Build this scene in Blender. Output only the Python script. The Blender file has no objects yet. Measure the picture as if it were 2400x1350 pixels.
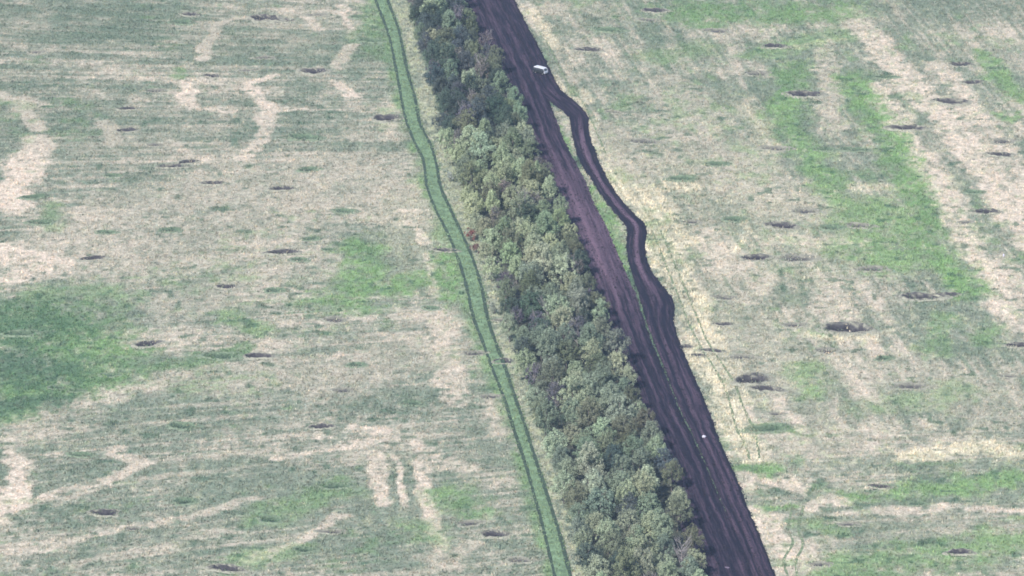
import bpy, math
import numpy as np
from mathutils import Vector, Matrix

rng = np.random.default_rng(7)
R = math.radians
scene = bpy.context.scene
C = scene.collection

# ------------------------------------------------------------------ camera
DEP = R(21.0)                 # the drone looks down by this much
TH, TV = 0.1017, 0.0572       # half-width / half-height of the long lens
CAM_H = 414.0
cam = bpy.data.cameras.new('drone_camera')
cam.sensor_width = 36.0
cam.lens = 18.0 / TH
cam.clip_start, cam.clip_end = 1.0, 20000.0
cam_o = bpy.data.objects.new('drone_camera', cam)
C.objects.link(cam_o)
cam_o.location = (0, 0, CAM_H)
cam_o.rotation_euler = (math.pi / 2 - DEP, 0, 0)
scene.camera = cam_o

# ------------------------------------------------------------------ sky, sun, exposure
SUN_EL, SUN_AZ = R(46), R(214)          # azimuth clockwise from +Y: behind the camera, to its left
world = bpy.data.worlds.new('World')
scene.world = world
world.use_nodes = True
wn = world.node_tree.nodes
wn.clear()
sky = wn.new('ShaderNodeTexSky')
sky.sky_type = 'NISHITA'
sky.sun_disc = False
sky.sun_elevation = SUN_EL
sky.sun_rotation = SUN_AZ
bg = wn.new('ShaderNodeBackground')
bg.inputs['Strength'].default_value = 0.10
wo = wn.new('ShaderNodeOutputWorld')
world.node_tree.links.new(sky.outputs[0], bg.inputs[0])
world.node_tree.links.new(bg.outputs[0], wo.inputs[0])
sl = bpy.data.lights.new('sun', 'SUN')
sl.energy = 3.6
sl.angle = R(1.0)
sl.color = (1.0, 0.94, 0.86)
so = bpy.data.objects.new('sun', sl)
C.objects.link(so)
sd = Vector((math.sin(SUN_AZ) * math.cos(SUN_EL), math.cos(SUN_AZ) * math.cos(SUN_EL), math.sin(SUN_EL)))
so.rotation_euler = sd.to_track_quat('Z', 'Y').to_euler()
so.location = (0, 500, 900)
vs = scene.view_settings
vs.view_transform = 'Standard'
vs.look = 'None'
vs.exposure = 0.98
vs.gamma = 1.0
vs.use_curve_mapping = False
scene.render.engine = 'CYCLES'
scene.cycles.use_denoising = True
scene.cycles.max_bounces = 6
scene.cycles.volume_bounces = 0
scene.cycles.pixel_filter_type = 'BLACKMAN_HARRIS'
scene.cycles.filter_width = 1.75

# ------------------------------------------------------------------ helpers
SD, CD = math.sin(DEP), math.cos(DEP)


def gp(pts):
    """Photograph coordinates (2400 x 1350) of points on the ground -> ground positions in metres."""
    p = np.atleast_2d(np.asarray(pts, float))
    u = (p[:, 0] - 1200) / 1200 * TH
    w = (675 - p[:, 1]) / 675 * TV
    dy, dz = CD + w * SD, -SD + w * CD
    t = -CAM_H / dz
    return np.stack([u * t, dy * t], 1)


def hash2(ix, iy, seed):
    h = (ix.astype(np.int64) * 374761393 + iy.astype(np.int64) * 668265263 + seed * 2147483647) & 0xFFFFFFFF
    h = ((h ^ (h >> 13)) * 1274126177) & 0xFFFFFFFF
    return ((h ^ (h >> 16)) & 0xFFFFFF) / float(0xFFFFFF)


def vnoise(x, y, seed=0):
    ix, iy = np.floor(x), np.floor(y)
    fx, fy = x - ix, y - iy
    fx, fy = fx * fx * (3 - 2 * fx), fy * fy * (3 - 2 * fy)
    a, b = hash2(ix, iy, seed), hash2(ix + 1, iy, seed)
    c, d = hash2(ix, iy + 1, seed), hash2(ix + 1, iy + 1, seed)
    return (a * (1 - fx) + b * fx) * (1 - fy) + (c * (1 - fx) + d * fx) * fy


def fbm(x, y, seed=0, octs=4, gain=0.55):
    s, amp, tot = 0, 1.0, 0
    for o in range(octs):
        s = s + amp * vnoise(x * 2 ** o + 17.3 * o, y * 2 ** o - 9.1 * o, seed + o)
        tot += amp
        amp *= gain
    return s / tot


def sstep(a, b, x):
    t = np.clip((x - a) / (b - a), 0, 1)
    return t * t * (3 - 2 * t)


def seg_dist(X, Y, P):
    """distance from points to polyline P"""
    d = np.full(X.shape, 1e9)
    if len(P) == 1:
        return np.hypot(X - P[0, 0], Y - P[0, 1])
    for a, b in zip(P[:-1], P[1:]):
        v = b - a
        L = max(v @ v, 1e-9)
        t = np.clip(((X - a[0]) * v[0] + (Y - a[1]) * v[1]) / L, 0, 1)
        d = np.minimum(d, np.hypot(X - a[0] - t * v[0], Y - a[1] - t * v[1]))
    return d


def mesh_np(name, co, faces=None, quads=None, tris=None):
    me = bpy.data.meshes.new(name)
    co = np.asarray(co, np.float32)
    me.vertices.add(len(co))
    me.vertices.foreach_set('co', co.ravel())
    loops, starts, off = [], [], 0
    for arr, k in ((quads, 4), (tris, 3)):
        if arr is not None and len(arr):
            arr = np.asarray(arr, np.int32)
            loops.append(arr.ravel())
            starts.append(off + np.arange(len(arr), dtype=np.int32) * k)
            off += arr.size
    L = np.concatenate(loops)
    S = np.concatenate(starts)
    me.loops.add(len(L))
    me.loops.foreach_set('vertex_index', L)
    me.polygons.add(len(S))
    me.polygons.foreach_set('loop_start', S)
    me.update(calc_edges=True)
    me.validate()
    return me


def smooth(me, on=True):
    me.polygons.foreach_set('use_smooth', np.full(len(me.polygons), on))


def add_col(me, name, rgba):
    a = me.attributes.new(name, 'FLOAT_COLOR', 'POINT')
    a.data.foreach_set('color', np.asarray(rgba, np.float32).ravel())


def link(name, me, mat=None, parent=None, loc=None, rz=0.0):
    o = bpy.data.objects.new(name, me)
    C.objects.link(o)
    if mat is not None and me is not None and not me.materials:
        me.materials.append(mat)
    if parent is not None:
        o.parent = parent
    if loc is not None:
        o.location = loc
    if rz:
        o.rotation_euler = (0, 0, rz)
    return o


def tag(o, label=None, cat=None, group=None, kind=None):
    if label:
        o['label'] = label
    if cat:
        o['category'] = cat
    if group:
        o['group'] = group
    if kind:
        o['kind'] = kind
    return o


def resample(P, step):
    P = np.asarray(P, float)
    # smooth (Catmull-Rom like) densification, then even steps
    Q = [P[0]]
    for i in range(len(P) - 1):
        p0, p1, p2, p3 = P[max(i - 1, 0)], P[i], P[i + 1], P[min(i + 2, len(P) - 1)]
        for t in np.linspace(0, 1, 9)[1:]:
            Q.append(0.5 * (2 * p1 + (p2 - p0) * t + (2 * p0 - 5 * p1 + 4 * p2 - p3) * t * t + (3 * p1 - p0 - 3 * p2 + p3) * t ** 3))
    Q = np.array(Q)
    s = np.concatenate([[0], np.cumsum(np.hypot(*np.diff(Q, axis=0).T))])
    n = max(2, int(s[-1] / step) + 1)
    k = np.linspace(0, s[-1], n)
    return np.stack([np.interp(k, s, Q[:, 0]), np.interp(k, s, Q[:, 1])], 1)


WORDS = 'zeroth first second third fourth fifth sixth seventh eighth ninth tenth eleventh twelfth thirteenth fourteenth fifteenth sixteenth seventeenth eighteenth nineteenth'.split()
TENS = {2: 'twent', 3: 'thirt', 4: 'fort', 5: 'fift', 6: 'sixt', 7: 'sevent'}


def ordinal(n):
    if n < 20:
        return WORDS[n]
    t, u = divmod(n, 10)
    return TENS[t] + 'ieth' if u == 0 else TENS[t] + 'y-' + WORDS[u]


# ------------------------------------------------------------------ materials
def mat_new(name):
    m = bpy.data.materials.new(name)
    m.use_nodes = True
    nt = m.node_tree
    b = nt.nodes['Principled BSDF']
    b.inputs['Specular IOR Level'].default_value = 0.15
    b.inputs['Roughness'].default_value = 0.9
    return m, nt, b


def N(nt, t, **kw):
    n = nt.nodes.new(t)
    for k, v in kw.items():
        setattr(n, k, v)
    return n


def mixc(nt, fac, a, b, blend='MIX'):
    m = nt.nodes.new('ShaderNodeMix')
    m.data_type = 'RGBA'
    m.blend_type = blend
    for i, v in ((0, fac), (6, a), (7, b)):
        if isinstance(v, (tuple, list)):
            m.inputs[i].default_value = (*v, 1)
        elif isinstance(v, (int, float)):
            m.inputs[i].default_value = v
        else:
            nt.links.new(v, m.inputs[i])
    return m.outputs[2]


def math_n(nt, op, a, b=None, c=None):
    m = nt.nodes.new('ShaderNodeMath')
    m.operation = op
    for i, v in enumerate((a, b, c)):
        if v is None:
            continue
        if isinstance(v, (int, float)):
            m.inputs[i].default_value = v
        else:
            nt.links.new(v, m.inputs[i])
    return m.outputs[0]


def noise_n(nt, scale, detail=3, rough=0.6, vec=None, stretch=None):
    n = nt.nodes.new('ShaderNodeTexNoise')
    n.inputs['Scale'].default_value = scale
    n.inputs['Detail'].default_value = detail
    n.inputs['Roughness'].default_value = rough
    if vec is None:
        tc = nt.nodes.new('ShaderNodeTexCoord')
        vec = tc.outputs['Object']
    if stretch:
        mp = nt.nodes.new('ShaderNodeMapping')
        mp.inputs['Scale'].default_value = stretch
        nt.links.new(vec, mp.inputs['Vector'])
        vec = mp.outputs[0]
    nt.links.new(vec, n.inputs['Vector'])
    return n.outputs['Fac']


def rng_n(nt, v, a0, a1, b0, b1):
    m = nt.nodes.new('ShaderNodeMapRange')
    nt.links.new(v, m.inputs[0])
    for i, x in zip((1, 2, 3, 4), (a0, a1, b0, b1)):
        m.inputs[i].default_value = x
    return m.outputs[0]


COL_BASE = (0.178, 0.208, 0.160)
COL_TAN = (0.56, 0.47, 0.39)
COL_YEL = (0.57, 0.51, 0.385)
COL_GRN = (0.16, 0.27, 0.105)
COL_DEEP = (0.055, 0.108, 0.066)


def meadow_color(nt):
    at = N(nt, 'ShaderNodeAttribute', attribute_name='cover')
    sp = nt.nodes.new('ShaderNodeSeparateColor')
    nt.links.new(at.outputs['Color'], sp.inputs[0])
    c = mixc(nt, sp.outputs[0], COL_BASE, COL_TAN)
    c = mixc(nt, at.outputs['Alpha'], c, COL_YEL)
    c = mixc(nt, sp.outputs[1], c, COL_GRN)
    c = mixc(nt, sp.outputs[2], c, COL_DEEP)
    return c


def m_ground():
    m, nt, b = mat_new('meadow_ground')
    c = meadow_color(nt)
    f1 = noise_n(nt, 0.55, 4, 0.65)
    f2 = noise_n(nt, 2.2, 3, 0.6)
    v = math_n(nt, 'MULTIPLY', rng_n(nt, f1, 0.3, 0.7, 0.66, 1.28), rng_n(nt, f2, 0.3, 0.7, 0.76, 1.18))
    cc = mixc(nt, 1.0, c, v, 'MULTIPLY')
    hue = noise_n(nt, 0.9, 2, 0.5)
    cc = mixc(nt, rng_n(nt, hue, 0.42, 0.7, 0, 0.32), cc, (0.13, 0.17, 0.12))
    nt.links.new(cc, b.inputs['Base Color'])
    bp = nt.nodes.new('ShaderNodeBump')
    bp.inputs['Strength'].default_value = 0.6
    bp.inputs['Distance'].default_value = 0.25
    nt.links.new(f2, bp.inputs['Height'])
    nt.links.new(bp.outputs[0], b.inputs['Normal'])
    return m


def m_tuft():
    m, nt, b = mat_new('meadow_grass')
    c = meadow_color(nt)
    at = N(nt, 'ShaderNodeAttribute', attribute_name='tone')
    cc = mixc(nt, 1.0, c, at.outputs['Color'], 'MULTIPLY')
    nt.links.new(cc, b.inputs['Base Color'])
    return m


def m_plain(name, col, var=0.25, scale=3.0, rough=0.9, metallic=0.0, spec=0.15):
    m, nt, b = mat_new(name)
    f = noise_n(nt, scale, 3, 0.6)
    v = rng_n(nt, f, 0.3, 0.7, 1 - var, 1 + var)
    nt.links.new(mixc(nt, 1.0, col, v, 'MULTIPLY'), b.inputs['Base Color'])
    b.inputs['Roughness'].default_value = rough
    b.inputs['Metallic'].default_value = metallic
    b.inputs['Specular IOR Level'].default_value = spec
    return m


def m_soil():
    m, nt, b = mat_new('ploughed_soil')
    uv = nt.nodes.new('ShaderNodeUVMap')
    at = N(nt, 'ShaderNodeAttribute', attribute_name='dry')
    st = noise_n(nt, 1.0, 4, 0.6, uv.outputs[0], (1.1, 0.05, 1))      # streaks along the working direction
    st2 = noise_n(nt, 1.0, 3, 0.6, uv.outputs[0], (3.2, 0.12, 1))
    cl = noise_n(nt, 1.6, 4, 0.65)
    s = math_n(nt, 'ADD', math_n(nt, 'MULTIPLY', st, 0.55), math_n(nt, 'MULTIPLY', st2, 0.45))
    f = math_n(nt, 'ADD', rng_n(nt, s, 0.36, 0.66, -0.38, 0.46), at.outputs['Fac'])
    cr = nt.nodes.new('ShaderNodeClamp')
    nt.links.new(f, cr.inputs[0])
    c = mixc(nt, cr.outputs[0], (0.0082, 0.0075, 0.0185), (0.110, 0.072, 0.104))
    v = rng_n(nt, cl, 0.3, 0.7, 0.72, 1.28)
    nt.links.new(mixc(nt, 1.0, c, v, 'MULTIPLY'), b.inputs['Base Color'])
    bp = nt.nodes.new('ShaderNodeBump')
    bp.inputs['Strength'].default_value = 0.7
    bp.inputs['Distance'].default_value = 0.2
    nt.links.new(cl, bp.inputs['Height'])
    nt.links.new(bp.outputs[0], b.inputs['Normal'])
    return m


def m_leaf():
    m, nt, b = mat_new('belt_foliage')
    oi = nt.nodes.new('ShaderNodeObjectInfo')
    ge = nt.nodes.new('ShaderNodeNewGeometry')
    v = rng_n(nt, ge.outputs['Random Per Island'], 0, 1, 0.62, 1.38)
    n = noise_n(nt, 0.7, 2, 0.5)
    v2 = rng_n(nt, n, 0.3, 0.7, 0.8, 1.2)
    c = mixc(nt, 1.0, oi.outputs['Color'], math_n(nt, 'MULTIPLY', v, v2), 'MULTIPLY')
    nt.links.new(c, b.inputs['Base Color'])
    tr = nt.nodes.new('ShaderNodeBsdfTranslucent')
    nt.links.new(c, tr.inputs['Color'])
    mx = nt.nodes.new('ShaderNodeMixShader')
    mx.inputs[0].default_value = 0.25
    nt.links.new(b.outputs[0], mx.inputs[1])
    nt.links.new(tr.outputs[0], mx.inputs[2])
    nt.links.new(mx.outputs[0], nt.nodes['Material Output'].inputs['Surface'])
    return m


def m_crater():
    m, nt, b = mat_new('crater_earth')
    at = N(nt, 'ShaderNodeAttribute', attribute_name='earth')
    f = noise_n(nt, 2.4, 4, 0.65)
    v = rng_n(nt, f, 0.3, 0.7, 0.65, 1.35)
    nt.links.new(mixc(nt, 1.0, at.outputs['Color'], v, 'MULTIPLY'), b.inputs['Base Color'])
    return m


M_GROUND, M_TUFT, M_SOIL, M_LEAF, M_CRATER = m_ground(), m_tuft(), m_soil(), m_leaf(), m_crater()
M_BARK = m_plain('grey_bark', (0.16, 0.145, 0.135), 0.3, 6)
M_BLEACH = m_plain('bleached_bark', (0.26, 0.24, 0.25), 0.25, 6)
M_RUT = m_plain('rut_earth', (0.040, 0.062, 0.046), 0.45, 1.2)
M_RUT_G = m_plain('grassy_rut', (0.135, 0.175, 0.105), 0.5, 1.0)
M_TRACK = m_plain('track_grass', (0.125, 0.19, 0.115), 0.4, 0.5)

# ------------------------------------------------------------------ layout measured on the photograph
RUT_L = [(868, -40), (880, 0), (905, 65), (918, 110), (935, 200), (950, 275), (970, 330), (992, 375), (1000, 432), (1020, 490), (1050, 550), (1075, 612), (1095, 680), (1108, 740), (1130, 800), (1152, 860), (1180, 930), (1205, 1010), (1230, 1085), (1255, 1170), (1276, 1250), (1300, 1350), (1312, 1400)]
RUT_R = [(896, -40), (908, 0), (935, 75), (953, 160), (972, 230), (985, 290), (1010, 340), (1024, 390), (1033, 440), (1060, 500), (1086, 556), (1109, 612), (1130, 680), (1141, 740), (1157, 792), (1180, 852), (1206, 930), (1232, 1005), (1259, 1090), (1286, 1172), (1311, 1250), (1337, 1350), (1349, 1400)]
SOIL_R = [(1185, -40), (1205, 0), (1235, 60), (1262, 110), (1290, 165), (1310, 205), (1350, 240), (1378, 272), (1380, 302), (1390, 342), (1415, 400), (1450, 460), (1490, 505), (1515, 532), (1513, 582), (1525, 632), (1560, 680), (1580, 712), (1582, 762), (1596, 810), (1625, 880), (1660, 960), (1690, 1040), (1720, 1105), (1746, 1172), (1770, 1230), (1795, 1290), (1818, 1350), (1836, 1400)]
SOIL_B_L = [(1135, -40), (1155, 0), (1185, 60), (1215, 115), (1245, 175), (1268, 215), (1298, 245), (1332, 275), (1340, 310), (1355, 370), (1385, 420), (1410, 460), (1440, 500), (1468, 535), (1467, 590), (1480, 640), (1496, 690), (1505, 722), (1518, 765), (1535, 810), (1563, 880), (1594, 960), (1633, 1040), (1668, 1120), (1693, 1180), (1720, 1240), (1745, 1300), (1765, 1350), (1785, 1400)]
SOIL_A_R = [(1160, -40), (1180, 0), (1210, 60), (1240, 115), (1265, 175), (1280, 215), (1290, 245), (1308, 290), (1328, 340), (1352, 385), (1370, 420), (1395, 480), (1425, 540), (1450, 600), (1474, 655), (1492, 694), (1500, 722), (1514, 765), (1531, 810), (1560, 880), (1592, 960), (1631, 1040), (1666, 1120), (1692, 1180), (1722, 1240), (1747, 1300), (1767, 1350), (1787, 1400)]
BELT_L = [(925, -60), (945, 0), (1000, 200), (1040, 330), (1078, 450), (1108, 540), (1152, 650), (1178, 750), (1202, 830), (1240, 950), (1290, 1080), (1330, 1220), (1365, 1350), (1392, 1450)]
BELT_R = [(1080, -60), (1104, 0), (1165, 130), (1222, 230), (1260, 330), (1310, 430), (1358, 540), (1400, 650), (1440, 760), (1488, 870), (1530, 980), (1590, 1100), (1622, 1220), (1665, 1350), (1700, 1450)]


def px_at(poly, y):
    p = np.asarray(poly, float)
    return np.interp(y, p[:, 1], p[:, 0])


# soil strip starts under the edge of the trees
SOIL_A_L = [(px_at(BELT_R, y) - 34, y) for y in range(-40, 1401, 60)]

W = {k: gp(v) for k, v in dict(rut_l=RUT_L, rut_r=RUT_R, soil_r=SOIL_R, soil_bl=SOIL_B_L, soil_ar=SOIL_A_R, soil_al=SOIL_A_L, belt_l=BELT_L, belt_r=BELT_R).items()}


def xs_at(P, y):
    """x of a polyline (monotone in y) at world y"""
    o = np.argsort(P[:, 1])
    return np.interp(y, P[o, 1], P[o, 0])


# craters: photo x, y, width, look  (d = dark bare earth, g = weed-grown, s = shallow brown)
CRATERS = [
 (425,52,46,'g'),(445,34,40,'d'),(622,44,70,'d'),(655,50,52,'d'),(85,123,36,'s'),(735,168,52,'d'),(497,178,32,'d'),(365,212,42,'s'),(185,260,22,'g'),
 (112,250,24,'g'),(300,255,38,'d'),(298,306,42,'d'),(33,312,28,'g'),(265,412,36,'g'),(363,340,32,'s'),(405,391,50,'d'),(440,380,36,'d'),(497,430,44,'d'),
 (660,443,54,'d'),(725,397,40,'g'),(712,322,62,'g'),(808,495,50,'g'),(80,462,52,'g'),(95,522,50,'g'),(250,545,34,'g'),(400,540,40,'g'),
 (218,607,48,'d'),(663,592,54,'d'),(702,609,34,'g'),(730,560,40,'g'),(770,585,28,'g'),(530,673,44,'d'),(645,681,50,'g'),(785,750,52,'s'),(345,808,54,'d'),
 (605,836,54,'d'),(520,836,72,'g'),(1045,588,44,'d'),(1010,723,36,'g'),(835,856,44,'g'),(805,916,52,'s'),(965,946,46,'g'),(752,1002,52,'d'),(430,1000,56,'g'),
 (190,1068,52,'g'),(433,1176,48,'g'),(247,1204,54,'d'),(315,1240,36,'s'),(635,1218,52,'g'),(790,1140,54,'g'),(1157,1252,56,'d'),(1102,1226,46,'s'),(530,1334,68,'d'),
 (1218,1312,60,'s'),(775,1246,48,'s'),(715,1288,46,'g'),(905,278,58,'d'),(870,96,46,'g'),(840,40,38,'g'),(1112,828,46,'s'),(1150,930,40,'s'),(130,909,30,'g'),
 (180,917,38,'g'),(50,782,70,'g'),(845,133,40,'g'),(580,165,36,'s'),(620,135,34,'s'),(255,880,36,'g'),(745,35,44,'s'),
 (1535,26,42,'d'),(1425,72,62,'g'),(1520,48,36,'s'),(1380,118,46,'d'),(1680,72,46,'s'),(1815,108,46,'d'),(1775,172,52,'s'),(1885,222,62,'d'),(2252,151,40,'d'),
 (2335,160,42,'g'),(2278,193,42,'d'),(2230,239,70,'d'),(2125,301,70,'d'),(2352,331,56,'s'),(2345,363,50,'d'),(2282,450,44,'g'),(2312,497,56,'d'),(2262,521,32,'s'),
 (1820,348,58,'s'),(1682,384,52,'g'),(1600,418,58,'g'),(1935,351,46,'g'),(2000,351,46,'g'),(1890,495,58,'s'),(1832,530,60,'d'),(1950,534,54,'g'),(2015,529,58,'s'),
 (1770,605,52,'d'),(1722,515,48,'g'),(1868,606,66,'s'),(2042,631,52,'s'),(2162,697,80,'d'),(2222,692,40,'d'),(1698,698,50,'s'),(1695,761,34,'d'),(1862,762,44,'s'),(1985,771,88,'d'),
 (1936,822,52,'s'),(1606,814,32,'d'),(1668,824,42,'d'),(1636,834,32,'d'),(1742,838,52,'s'),(1762,892,80,'d'),(1798,914,62,'d'),(1820,971,38,'s'),(1800,1006,72,'g'),
 (2132,906,60,'s'),(2388,810,52,'d'),(2362,882,40,'s'),(2062,1142,44,'d'),(1990,1228,46,'s'),(2250,1294,52,'d'),(1922,1322,42,'s'),(2072,840,36,'g'),(1440,262,40,'s'),
 (1510,330,50,'s'),(2080,180,36,'g'),(1180,752,34,'s'),(1182,848,48,'d'),(2150,1180,40,'g'),(1620,520,36,'s')]
CW = []
for cx, cy, w, k in CRATERS:
    p = gp((cx, cy))[0]
    scale = math.hypot(p[1], CAM_H) * TH / 1200
    CW.append((p[0], p[1], max(0.9, 0.5 * w * scale * 0.92), k, rng.uniform(1.0, 1.4), rng.uniform(0.48, 0.78), rng.normal(0, 0.16)))


def crater_q(X, Y, c):
    ca, sa = math.cos(c[6]), math.sin(c[6])
    dx, dy = X - c[0], Y - c[1]
    return np.hypot((dx * ca + dy * sa) / (c[2] * c[4]), (-dx * sa + dy * ca) / (c[2] * c[5]))

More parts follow.
